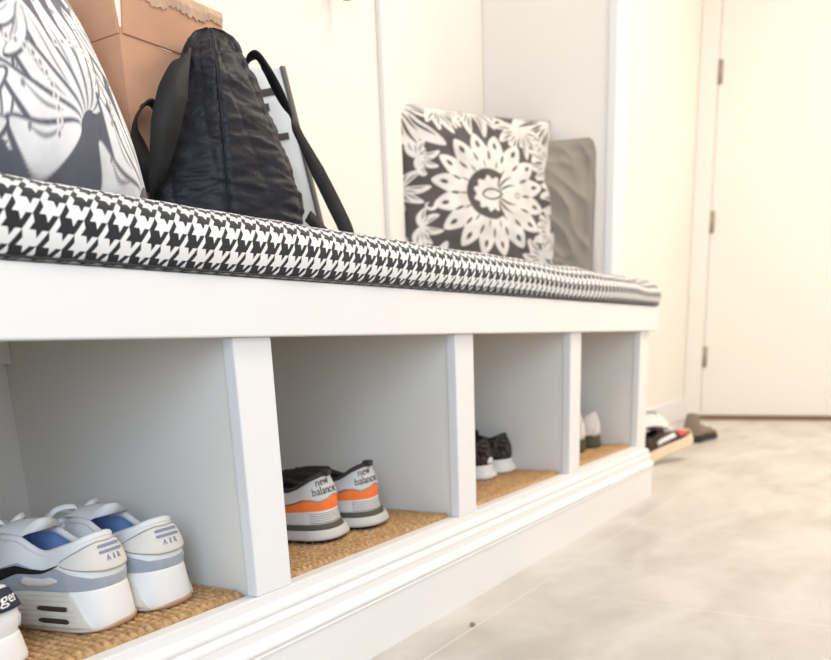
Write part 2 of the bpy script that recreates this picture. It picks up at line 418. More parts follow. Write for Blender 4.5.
def pillow(name, w, h, T, m, N=90, pat=None, pinch=.05, wr=0, seed=0, top_pinch=0, flip=False):
    u = np.linspace(-1, 1, N); U, V = np.meshgrid(u, u, indexing='ij')
    th = T*np.clip((1-np.abs(U)**2.4)*(1-np.abs(V)**2.4), 0, 1)**.5
    X = w/2*U*(1-pinch*(1-V**2)); Z = h/2*V*(1-pinch*(1-U**2))+h/2
    e = np.clip((1-np.abs(U))*6, 0, 1)*np.clip((1-np.abs(V))*6, 0, 1)
    nz = np.array([[noise.noise(Vector((a*2.3+seed, b*2.3, seed)))*.010+noise.noise(Vector((a*6+seed, b*5, seed)))*.004 for b in u] for a in u])
    wk = 0
    if wr:
        s = np.array([[noise.noise(Vector((a*1.6+seed, b*2.6+2.0*a, seed))) for b in u] for a in u])
        wk = -wr*np.abs(s)**.6
    F = np.stack([X, -(th+(nz+wk)*e), Z], -1); B = np.stack([X, th*.7+nz*e, Z], -1)
    g = G().grid(F).grid(B)
    me = bpy.data.meshes.new(name); me.from_pydata(g.v, [], [f if i < len(g.f)//2 else f[::-1] for i, f in enumerate(g.f)])
    if pat is not None:
        A = me.attributes.new('pattern', 'FLOAT', 'POINT'); d = pat((U+1)/2, (V+1)/2).reshape(-1)
        A.data.foreach_set('value', np.r_[d, d])
    me.materials.append(M[m]); me.polygons.foreach_set('use_smooth', [True]*len(me.polygons))
    o = bpy.data.objects.new(name, me); COL.objects.link(o)
    edge = [(X[i, 0], 0, Z[i, 0]) for i in range(N)]+[(X[-1, j], 0, Z[-1, j]) for j in range(1, N)]+[(X[i, -1], 0, Z[i, -1]) for i in range(N-2, -1, -1)]+[(X[0, j], 0, Z[0, j]) for j in range(N-2, 0, -1)]
    rings = []
    n = len(edge)
    for i, p in enumerate(edge):
        t = Vector(edge[(i+1) % n])-Vector(edge[i-1]); a = t.cross(Vector((0, 1, 0))).normalized(); b = Vector((0, 1, 0))
        rings.append([Vector(p)+(a*math.cos(2*PI*k/6)+b*math.sin(2*PI*k/6))*.003 for k in range(6)])
    pg = G().grid(rings, wrapu=True, wrapv=True)
    pm = pg.make('piping', m, o, True)
    if pat is not None:
        A = pm.data.attributes.new('pattern', 'FLOAT', 'POINT'); A.data.foreach_set('value', [.55]*len(pm.data.vertices))
    return o
def damask_big(U, V):
    """bolder repeat: overlapping pale plumes with thin veins on a darker ground"""
    tri = lambda x: 1-np.abs(1-np.mod(x, 2))
    U, V = tri(U*1.45-.50), tri(V*1.45+.02)
    D = np.zeros_like(U); rng = random.Random(11)
    def plume(bx, by, a0, s, n, spread, curl):
        nonlocal D
        s *= .88
        for k in range(n):
            f = k/(n-1)-.5; a = a0+spread*f; l = s*(1-.5*abs(f))
            ox, oy = bx+.10*s*math.cos(a), by+.10*s*math.sin(a)
            D = np.minimum(D, 1-leaf(U, V, ox, oy, a, l*1.06, s*.125, .5, curl*f))      # thin outline of ground
            D = np.maximum(D, leaf(U, V, ox, oy, a, l, s*.092, .55, curl*f))
        for k in range(n):
            f = k/(n-1)-.5; a = a0+spread*f; l = s*(1-.5*abs(f))
            D = np.minimum(D, 1-.75*leaf(U, V, bx+.3*s*math.cos(a), by+.3*s*math.sin(a), a, l*.5, s*.012, .8, curl*f))
            x, y = bx+l*.86*math.cos(a+.02), by+l*.86*math.sin(a+.02)
            D = np.minimum(D, 1-.8*disc(U, V, x, y, s*.022))
    def beads(x, y, r, a0, n, step):
        nonlocal D
        for k in range(n):
            px_, py_ = x+k*step*math.cos(a0+k*.10), y+k*step*math.sin(a0+k*.10)
            D = np.maximum(D, disc(U, V, px_, py_, r)); D = np.minimum(D, 1-.8*disc(U, V, px_, py_, r*.45))
    for q in [(.30, .02, 1.9, .42, 7, 1.9, .25), (.62, .10, 2.2, .40, 8, 2.0, .25), (.92, .02, 2.0, .36, 7, 1.8, .3), (.60, .48, 2.1, .44, 8, 2.2, .25), (.95, .36, 2.2, .38, 8, 1.9, .3),
              (.20, .45, 1.7, .40, 7, 2.0, .2), (.98, .72, 2.5, .40, 8, 1.8, .2), (.45, .80, 1.8, .34, 7, 2.2, .2), (.10, .85, .9, .30, 6, 2, .2), (.80, .98, 3.6, .26, 6, 2, .2), (.12, .08, 1.0, .26, 6, 2, .2),
              (.78, .30, 1.2, .22, 6, 2.4, .3), (.42, .33, 2.9, .22, 6, 2.4, .3), (.80, .62, 1.5, .20, 6, 2.6, .3)]:
        plume(*q)
    for q in [(.50, .08, .012, 1.4, 12, .022), (.74, .16, .012, 1.6, 12, .022), (.90, .26, .014, 1.2, 8, .026), (.55, .62, .012, 1.0, 10, .022)]:
        beads(*q)
    return D
pl = pillow('throw_pillow',   .47, .46, .150, 'damask_cool_lit', 420, damask_big, -.02, 0, 4)
tag(pl, 'large damask throw pillow with bluish daylight put into its colours, in front at left, before the cardboard box', 'pillow')
pl.location = (-.192, .140, .583); pl.rotation_euler = (math.radians(-37), math.radians(-2), math.radians(3))
p2 = pillow('throw_pillow', .475, .40, .055, 'damask', 300, damask, .035, 0, 9)
tag(p2, 'charcoal and cream damask throw pillow with a big flower at the far end', 'pillow')
p2.location = (1.266, .324, .567); p2.rotation_euler = (math.radians(-7), 0, math.radians(-27))
p3 = pillow('throw_pillow', .31, .345, .045, 'taupe', 90, None, .03, .022, 2)
tag(p3, 'plain taupe throw pillow with creases tucked behind the flower pillow', 'pillow')
p3.location = (1.443, .282, .572); p3.rotation_euler = (math.radians(-3), math.radians(2), math.radians(-71))

# ------------------------------------------------------------------ cardboard box
bx = empty('cardboard_box', 'open brown cardboard box with upright flaps behind the black bag', 'box', (.18, .255, .5795))
bx0, bx1, by0, by1, bz0, bz1 = -.108, .065, -.055, .040, 0.0, .206
t = .004
def cpart(o): return o
box('front_panel', bx0, bx1, by0, by0+t, bz0, bz1, 'card', bx, .001)
box('back_panel', bx0, bx1, by1-t, by1, bz0, bz1, 'card', bx, .001)
box('side_panel', bx0, bx0+t, by0+t, by1-t, bz0, bz1, 'card', bx, .001)
box('side_panel', bx1-t, bx1, by0+t, by1-t, bz0, bz1, 'card', bx, .001)
box('bottom_panel', bx0+t, bx1-t, by0+t, by1-t, bz0, bz0+t, 'card', bx, .001)
def flap(name, a, b, c, d, nrm, m='card'):
    n = Vector(nrm)*t; q = [Vector(p) for p in (a, b, c, d)]
    g = G(); g.add(q+[p+n for p in q], [(0, 1, 2, 3), (7, 6, 5, 4), (0, 4, 5, 1), (1, 5, 6, 2), (2, 6, 7, 3), (3, 7, 4, 0)])
    return bevel(g.make(name, m, bx), .001)
fr = flap('flap', (bx0+.004, by0-.002, bz1+.0005), (bx1, by0-.002, bz1+.0005), (bx1-.001, by0-.004, bz1+.064), (bx0+.008, by0-.006, bz1+.064), (0, 1, 0))
# torn tape strip on the upper edge of the front flap
g = G(); rng = random.Random(5); xs = np.linspace(bx0+.012, bx1-.004, 46)
lo = [bz1+.042+.05*(x+.1)*.9-.003*math.sin(x*90)+rng.uniform(-.0025, .0025) for x in xs]
top = [[(x, by0-.0066, bz1+.0648), (x, by0-.0078+rng.uniform(-.0006, .0006), .5*(z+bz1+.0648)), (x, by0-.0056, z)] for x, z in zip(xs, lo)]
top = [r+[(p[0], p[1]+.0016, p[2]) for p in r[::-1]] for r in top]
tp = G().grid(top, wrapv=True); tp.make('torn_tape', 'card_edge', fr, False, 'rough torn paper strip')
flap('flap', (bx0, by1-.004, bz1+.0005), (bx0, by0+.002, bz1+.0005), (bx0-.004, by0+.008, bz1+.085), (bx0-.006, by1-.001, bz1+.085), (1, 0, 0))
flap('flap', (bx1-.004, by0+.004, bz1+.0005), (bx1-.004, by1-.004, bz1+.0005), (bx1-.004, by1-.004, bz1+.04), (bx1-.004, by0+.004, bz1+.04), (1, 0, 0))
flap('flap', (bx0+.004, by1, bz1+.0005), (bx1-.006, by1, bz1+.0005), (bx1-.006, by1+.02, bz1+.058), (bx0+.004, by1+.02, bz1+.058), (0, 1, 0))
G().box(bx0+.047, bx0+.11, by0-.0008, by0, .105, .142).make('shipping_label', 'paper', bx)

# ------------------------------------------------------------------ black quilted bag
HB = math.radians(48)       # heading of the bag's long axis
BC = Vector((.1555, .1345, .578))
bag = empty('shoulder_bag', 'puffy black quilted bag with webbing handles sitting on the houndstooth cushion', 'bag', BC, HB-PI/2)
# bag local frame: x = right across, y = away along the axis, z up
def bag_half(z):
    return np.interp(z, [0, .006, .03, .08, .127, .17, .20, .214, .222, .226], [.088, .099, .1015, .087, .067, .049, .037, .030, .020, .004])
def bag_ridge(z): return np.interp(z, [0, .05, .12, .19, .226], [.026, .034, .036, .028, .006])
BLn = .205
def bag_pt(s, z):
    """s around 0..1: 0 ridge front, .25 right corner.. ; returns local point"""
    w = float(bag_half(z)); r = float(bag_ridge(z)); Ln = BLn-max(0, z-.15)*.35; y0 = .35*max(0, z-.17)
    cs = [(0, y0-r), (w*.52, y0-r*.62), (w*.90, y0-.004), (w, y0+.022), (w*1.02, Ln*.5), (w*.95, Ln-.03), (w*.6, Ln), (0, Ln+.012)]
    cs = cs+[(-a, b) for a, b in cs[-2:0:-1]]
    n = len(cs); q = s*n; i = int(q) % n; f = q-int(q)
    a, b, c, d = [np.array(cs[(i+k) % n]) for k in (-1, 0, 1, 2)]
    if i == 0 or i == n-1:      # keep the seam crisp
        p = b*(1-f)+c*f; p2 = .5*((2*b)+(-a+c)*f+(2*a-5*b+4*c-d)*f*f+(-a+3*b-3*c+d)*f**3); p = .5*p+.5*p2
    else: p = .5*((2*b)+(-a+c)*f+(2*a-5*b+4*c-d)*f*f+(-a+3*b-3*c+d)*f**3)
    return Vector((p[0], p[1], z))
NS, NZ = 260, 110
zs = list(np.linspace(0, .20, 92))+list(np.linspace(.203, .226, NZ-92))
base = [[bag_pt(k/NS, z) for k in range(NS)] for z in zs]
P = np.zeros((NZ, NS, 3))
for i in range(NZ):
    arc = 0
    for k in range(NS):
        p = base[i][k]; a = base[i][(k+1) % NS]-base[i][k-1]; b = base[min(i+1, NZ-1)][k]-base[max(i-1, 0)][k]
        n = a.cross(b); n = n.normalized() if n.length > 1e-9 else Vector((0, 0, 1))
        w = float(bag_half(zs[i])); kk = k if k <= NS/2 else k-NS; uu = kk/NS*16*.03; vv = zs[i]
        dmin = 1
        for an in (0.15, PI/3+.1, 2*PI/3):
            q = (uu*math.cos(an)+vv*math.sin(an))/.040; fr_ = abs(q-round(q)); dmin = min(dmin, fr_)
        puff = math.sqrt(min(1, dmin*2.0))*.0030
        wr_ = -abs(noise.noise(Vector((uu*16, vv*62+uu*9, 1))))**.7*.0042-abs(noise.noise(Vector((uu*40+vv*20, vv*120, 5))))*.0024+noise.noise(Vector((uu*9, vv*14, 9)))*.003
        lip = .004*math.exp(-((zs[i]-.197)/.004)**2)
        fade = min(1, (.228-zs[i])/.02)*min(1, .25+zs[i]/.02)
        seamd = -.003*math.exp(-(kk/1.6)**2)
        P[i, k] = p+n*((puff+wr_)*fade-lip*.6+seamd)
g = G().grid(P, wrapv=True); b0 = 0
g.f.append(tuple(range(NS-1, -1, -1))); g.f.append(tuple((NZ-1)*NS+k for k in range(NS)))
g.make('body', 'quilt', bag, True)
sp = [tuple(P[i, 0]+np.array([0, -.0012, 0])) for i in range(2, NZ-3, 2)]
G().tube(sp, .0014, 6).make('center_seam', 'seam', bag, True)
# handles (bag local)
Rb = Matrix.Rotation(-(HB-PI/2), 3, 'Z')
def L2(p): return tuple(Rb @ (Vector(p)-BC))
def strap(name, pts, wds, ws, th=.0022, n=14, m='web'):
    c = spline([L2(p) for p in pts], n); wd = spline([tuple(Rb @ Vector(d)) for d in wds], n); w = np.interp(np.linspace(0, 1, len(c)), np.linspace(0, 1, len(ws)), ws)
    return G().ribbon(c, wd, w, th).make(name, m, bag, True)
# right handle: arches off the right side and falls to the seat
CAM = Vector((-.68278, -.65234, .41756)); CR = Vector((.52317, -.85127, -.0404)); CU = Vector((.25498, .11112, .96054)); CF = Vector((.81319, .51282, -.2752)); FP, PYc = 813.53, 581.75
def px(x, y, d):
    v = CF*FP+CR*(x-415.5)-CU*(y-PYc); return CAM+v.normalized()*d
strap('handle', [px(238, 92, 1.26), px(246, 66, 1.25), px(256, 58, 1.24), px(267, 70, 1.23), px(284, 103, 1.24), px(300, 137, 1.26), px(318, 172, 1.275), px(334, 204, 1.285), px(346, 230, 1.29), px(347, 243, 1.29), px(330, 238, 1.265), px(308, 216, 1.235)],
      [(.5, .5, .6), (.6, .7, .2), (.6, .75, 0), (.6, .75, -.1), (.5, .85, -.1), (.8, -.3, .3), (.75, -.45, .3), (.75, -.45, .3), (.75, -.45, .2), (.7, -.5, .2), (.4, -.2, .8), (.4, -.3, .8)],
      [.022, .025, .025, .025, .018, .012, .020, .022, .022, .020, .016, .016], n=10)
strap('handle', [px(192, 52, 1.20), px(182, 62, 1.155), px(173, 92, 1.13), px(166, 125, 1.12), px(160, 160, 1.12), px(152, 195, 1.13), px(149, 205, 1.14)],
      [(.3, .3, .8), (.75, -.4, .3), (.8, -.5, 0), (.8, -.5, 0), (.7, -.6, 0), (.6, .5, .0), (.6, .6, 0)],
      [.010, .018, .033, .034, .024, .013, .014])
strap('handle_loop', [px(172, 140, 1.19), px(158, 112, 1.18), px(147, 104, 1.17), px(137, 118, 1.155), px(138, 140, 1.145), px(145, 165, 1.14), px(150, 192, 1.145)],
      [(.6, .75, 0), (.6, .75, 0), (.6, .75, .1), (.6, .75, .1), (.75, .2, 0), (.8, -.2, 0), (.8, -.2, 0)],
      [.024, .026, .028, .028, .026, .021, .014])

# ------------------------------------------------------------------ white tote bag
tote = empty('tote_bag', 'white tote bag with dark lettering standing behind the black bag', 'bag', (.44, .30, .578))
A = np.array
fb, ft, bb, bt = A((-.020, -.117, 0)), A((-.016, -.052, .262)), A((-.095, .122, 0)), A((-.080, .105, .275))
nu, nv = 90, 90
F = np.zeros((nv, nu, 3)); Bk = np.zeros((nv, nu, 3))
for i in range(nv):
    for j in range(nu):
        u, v = j/(nu-1), i/(nv-1)
        p = (1-v)*((1-u)*fb+u*bb)+v*((1-u)*ft+u*bt); e = (u*(1-u)*4)**.5; ev = min(1, (1-v)*4+.25)
        nn = noise.noise(Vector((u*3, v*4, 2)))*.005+noise.noise(Vector((u*9, v*9, 2)))*.002
        F[i, j] = p+A((-(.016*e*ev+nn*e), 0, 0)); Bk[i, j] = p+A((.022*e*ev+.002, 0, 0))
g = G().grid(F).grid(Bk)
for lst in ([(0, j) for j in range(nu)], [(i, 0) for i in range(nv)], [(i, nu-1) for i in range(nv)], [(nv-1, j) for j in range(nu)]):
    g.grid([[F[i, j], Bk[i, j]] for i, j in lst])
g.make('body', 'tote', tote, True)
G().ribbon([tuple((1-v)*fb+v*ft+A((-.0005-.000*v, -.001, .0))) for v in np.linspace(0, 1.0, 20)], [(.3, .9, 0)]*20, .0055, .0075).make('edge_binding', 'webgrey', tote, True)
def face_px(x, y):
    """point on the tote's front face seen along a given line of sight"""
    Wd = F.reshape(-1, 3)+A((.44, .30, .578))-A(CAM); d = A((CF*FP+CR*(x-415.5)-CU*(y-PYc)).normalized())
    ct = Wd @ d/np.linalg.norm(Wd, axis=1); return F.reshape(-1, 3)[np.argmax(ct)]
def tbar(x0, y0, x1, y1, h):
    a, b = face_px(x0, y0), face_px(x1, y1); nrm = A((-.82, -.57, 0))
    pts = [tuple(a+(b-a)*k/6+nrm*.0028) for k in range(7)]
    return G().ribbon(pts, [(0, 0, 1)]*7, h, .0012)
for q in [(254, 94.5, 279, 91, .0105), (259, 109.5, 270, 107.5, .0105), (277, 137.5, 289, 136, .0095)]:
    tbar(*q).make('printed_letter', 'ink', tote)

# ------------------------------------------------------------------ wall hooks
def hook(x, label):
    h = empty('coat_hook', label, 'hook', (x, .45, 1.145), 0, 'coat hooks above the bench')
    bevel(G().box(-.012, .012, -.006, 0, -.03, .06).make('plate', 'bronze', h), .002)
    G().tube(spline([(0, -.005, -.01), (0, -.022, -.045), (0, -.045, -.060), (0, -.062, -.045), (0, -.064, -.028)], 8), .006, 8).make('lower_prong', 'bronze', h, True)
    G().tube(spline([(0, -.005, .04), (0, -.04, .045), (0, -.075, .065), (0, -.085, .09)], 8), .006, 8).make('upper_prong', 'bronze', h, True)
hook(.838, 'dark metal coat hook on the wall just above the tote bag')

# ------------------------------------------------------------------ shoes
class Shoe:
    """loc space: x across (right +), y heel->toe, z up"""
    def __init__(s, L=.295, wh=.036, wb=.048, mid=(.050, .046, .030, .034), heel=.106, low=.078, tongue=.118, lean=.004, toe=.048, top=.027, flare=.003, curve=0, th=.28, low_y=.075, rise=.010, ty=.27):
        s.ty = ty
        s.rise = rise
        s.L, s.wh, s.wb, s.mid, s.heel, s.low, s.lean, s.toe, s.topw, s.flare, s.curve, s.th, s.tongue, s.low_y = L, wh, wb, mid, heel, low, lean, toe, top, flare, curve, th, tongue, low_y
    def outl(s, t, wh, wb, hy, rl, tend, ww=None):
        t = np.asarray(t, float); a = np.abs(t); sg = np.sign(t); th = s.th
        ang = np.clip(a/th, 0, 1)*PI/2
        q = np.clip((a-th)/(1-th), 0, 1); qq = np.sin(q*PI/2)**1.15
        y = np.where(a < th, hy+rl*(1-np.cos(ang)), hy+rl+(tend-hy-rl)*qq)
        f = (y-hy)/(s.L)
        if ww is None: w = wh+(wb-wh)*np.interp(f, [0, .15, .36, .52, .66, .75, 1], [0, 0, -.15, .5, 1, 1, .85])
        else: w = np.interp(f, *ww)
        y1 = .70*tend; cl = np.sqrt(np.clip(1-(np.clip(y-y1, 0, None)/(tend-y1+1e-9))**2.3, 0, 1))
        w = w*(cl if ww is None else 1)
        x = np.where(a < th, w*np.sin(ang)**.72, w)*sg
        return x+s.curve*np.sin(np.clip(f, 0, 1)*PI), y
    def zm(s, y): return np.interp(y/s.L, [0, .30, .66, 1], s.mid)
    def zmt(s, t): return s.zm(s.outl(t, s.wh, s.wb, 0, .036, s.L)[1])
    # mid-sole surface
    def sole(s, t, v, off=0):
        v = np.asarray(v, float)
        d = np.interp(v, [0, .06, .2, .55, .9, 1], [-.002, s.flare*.8, s.flare, s.flare*.3, -.001, -.002])+off
        x, y = s.outl(t, s.wh+d, s.wb+d, -d, .036+d*.3, s.L+d)
        z = v*s.zm(y)+ .016*np.clip((y/s.L-.78)/.22, 0, 1)**2*(1-v*.7)
        return np.stack([x, y, z], -1)
    def ztop(s, y):
        return np.interp(y/s.L, [0, .03, .09, .15, .21, .26, .33, .42, .50, .66, .74, .84, .94, 1], [s.heel, s.heel-.001, s.heel-.009, s.low+.006, s.low, s.low+.004, s.low+s.rise, s.low+s.rise-.001, s.low+s.rise*.6, s.low-.008, s.low-.016, s.toe+.006, s.toe-.002, s.toe-.010])
    # upper surface
    def up(s, t, v, off=0):
        t = np.asarray(t, float); v = np.asarray(v, float); t, v = np.broadcast_arrays(t, v)
        bx_, by_ = s.outl(t, s.wh-.003, s.wb-.004, .003, .034, s.L-.004)
        tx, ty = s.outl(t, s.topw, 0, .006+s.lean, .030, s.L*.985,
                        ([0, .12, .24, .34, .45, .60, .72, .78, 1], [s.topw, s.topw, s.topw+.001, s.topw-.001, .019, .015, .008, 0, 0]))
        wgt = ss(.40, .72, by_/s.L)
        ex = v*(1-wgt)+wgt*(1-np.cos(v*PI/2)); ez = v*(1-wgt)+wgt*np.sin(v*PI/2)
        bul = (.0045*(1-wgt)+.001)*np.sin(PI*v)
        x = bx_+(tx-bx_)*ex; y = by_+(ty-by_)*ex
        z0 = s.zm(by_)-.001+ .016*np.clip((by_/s.L-.78)/.22, 0, 1)**2*.3; z = z0+(s.ztop(ty)-z0)*ez
        P = np.stack([x, y, z], -1)
        # outward direction in plan
        d = np.stack([np.sign(t)*np.ones_like(x), np.zeros_like(x), np.zeros_like(x)], -1)
        ang = np.clip(np.abs(t)/s.th, 0, 1)*PI/2
        d[..., 0] = np.sin(ang)*np.sign(t); d[..., 1] = -np.cos(ang)
        up_ = wgt*ez; dn = np.stack([d[..., 0]*(1-up_*.8), d[..., 1]*(1-up_*.8), up_+0*x], -1)
        dn /= np.linalg.norm(dn, axis=-1, keepdims=True)
        return P+dn*(bul+off)[..., None]
    def patch(s, fn, name, m, ta, tb, v0, v1, off, parent, nt=40, nv=10, label=None, thick=.0022):
        T = np.linspace(ta, tb, nt); a = np.array([v0(x) for x in T]); b = np.array([v1(x) for x in T])
        K = np.linspace(0, 1, nv)[None, :]; V = a[:, None]+(b-a)[:, None]*K; TT = np.repeat(T[:, None], nv, 1)
        P = fn(TT, V, off)
        lo = fn(TT, V, off-thick)
        g = G().grid(P)
        ring = [(i, 0) for i in range(nt)]+[(nt-1, j) for j in range(1, nv)]+[(i, nv-1) for i in range(nt-2, -1, -1)]+[(0, j) for j in range(nv-2, 0, -1)]
        g.grid([[P[i, j], lo[i, j]] for i, j in ring], wrapu=True)
        return g.make(name, m, parent, True, label)
    def text(s, fn, string, t0, v0, size, off, name, m, parent, shear=0, align='CENTER', sx=1):
        cu = bpy.data.curves.new('glyphs', 'FONT'); cu.body = string; cu.size = size; cu.align_x = align; cu.extrude = 0; cu.shear = shear
        cu.resolution_u = 3
        to = bpy.data.objects.new('glyphs', cu); COL.objects.link(to); bpy.context.view_layer.update()
        me = to.to_mesh(); import bmesh
        bm = bmesh.new(); bm.from_mesh(me); to.to_mesh_clear(); bpy.data.objects.remove(to); bpy.data.curves.remove(cu)
        bmesh.ops.triangulate(bm, faces=bm.faces)
        for _ in range(2):
            long_ = [e for e in bm.edges if e.calc_length() > size*.12]
            if long_: bmesh.ops.subdivide_edges(bm, edges=long_, cuts=1); bmesh.ops.triangulate(bm, faces=bm.faces)
        e = .01; pt = fn(A([t0]), A([v0]))[0]
        mt = np.linalg.norm(fn(A([t0+e]), A([v0]))[0]-fn(A([t0-e]), A([v0]))[0])/(2*e); mv = np.linalg.norm(fn(A([t0]), A([v0+e]))[0]-fn(A([t0]), A([v0-e]))[0])/(2*e)
        C_ = A([v.co[:] for v in bm.verts]); F_ = [[v.index for v in f.verts] for f in bm.faces]; bm.free()
        P = fn(t0+C_[:, 0]*sx/mt, v0+C_[:, 1]/mv, off)
        o = obj(name, P, F_, m, parent, recalc=False); so = o.modifiers.new('thick', 'SOLIDIFY'); so.thickness = .0004; so.offset = 1
        return o
    def build(s, e, c):
        """base parts; c: dict of materials"""
        T = np.linspace(-1, 1, 121); g = G()
        V = np.linspace(0, 1, 14); P = s.sole(T[:, None], V[None, :]); g.grid(P)
        n = len(T)
        for j in (0, 13):
            ring = P[:, j]; half = n//2
            g.grid([[ring[k], ring[n-1-k]] for k in range(half+1)])
        g.make('midsole', c['mid'], e, True)
        g = G(); V = np.linspace(0, 1, 20); Pu = s.up(T[:, None], V[None, :]); g.grid(Pu)
        u = g.make('upper', c['upper'], e, True)
        # lining: inner shell and insole
        k0, k1 = 12, 108
        tt = T[k0:k1+1]; Vi = np.linspace(.02, .985, 12); Pi = s.up(tt[:, None], Vi[None, :], -.0042)
        g = G().grid(Pi); ring = Pi[:, 1]; m_ = len(tt); g.grid([[ring[k], .5*(ring[k]+ring[m_-1-k]), ring[m_-1-k]] for k in range(m_//2+1)])
        g.make('lining', c['lining'], e, True)
        # padded collar roll following the top line
        tc_ = np.linspace(-.60, .60, 61); Pc = s.up(tc_, np.ones_like(tc_), -.0022)
        g = G().tube([tuple(p) for p in Pc], .0042, 8); g.make('collar', c['collar'], e, True)
        # tongue
        ys = np.linspace(.60, s.ty, 12)*s.L; tg = []
        for k, y in enumerate(ys):
            f = k/11; z = s.ztop(y)*(1-f)+f*s.tongue+.004*math.sin(f*PI); w = .013+.013*f
            yy = y+.004*f
            tg.append([(x*w, yy+abs(x)**2*.004, z-.013*f*x*x) for x in np.linspace(-1, 1, 9)]+[(x*w, yy+.009+abs(x)**2*.004, z-.013*f*x*x-.004) for x in np.linspace(1, -1, 9)])
        g = G().grid(tg, wrapv=True); nn = 18; g.f += [tuple(range(nn)), tuple(11*nn+k for k in range(nn-1, -1, -1))]
        g.make('tongue', c['tongue'], e, True)
        # laces across the throat
        if c.get('lace'):
            g = G()
            for k, fy in enumerate(np.linspace(.66, .46, 5)):
                y = fy*s.L; z = s.ztop(y); w = np.interp(fy, [.45, .60, .72], [.024, .020, .014])
                pts = spline([(-w, y-.002, z-.004), (-w*.5, y, z+.007), (w*.5, y+.004*(-1)**k, z+.007), (w, y+.002, z-.004)], 5)
                g.ribbon(pts, [(0, 1, .1)]*len(pts), .007, .0016)
            g.make('laces', c['lace'], e, True)
        return u
def bow(e, y, z, m, s=1.0):
    g = G()
    for sg in (-1, 1):
        c = spline([(0, y, z), (sg*.015*s, y-.006, z+.012*s), (sg*.036*s, y+.004, z+.010*s), (sg*.044*s, y+.016, z-.006), (sg*.030*s, y+.014, z-.008), (0, y+.004, z)], 6)
        g.ribbon(c, [(0, .5, .8)]*len(c), .006, .0015)
        c = spline([(0, y, z), (sg*.02*s, y+.018, z+.004), (sg*.034*s, y+.036, z-.010), (sg*.042*s, y+.042, z-.034)], 6)
        g.ribbon(c, [(0, .8, .4)]*len(c), .006, .0015)
    g.make('lace_bow', m, e, True)
def pl_(v): return lambda t: v
def pw(xs, ys): return lambda t: float(np.interp(t, xs, ys))
MAT_Z = .1474

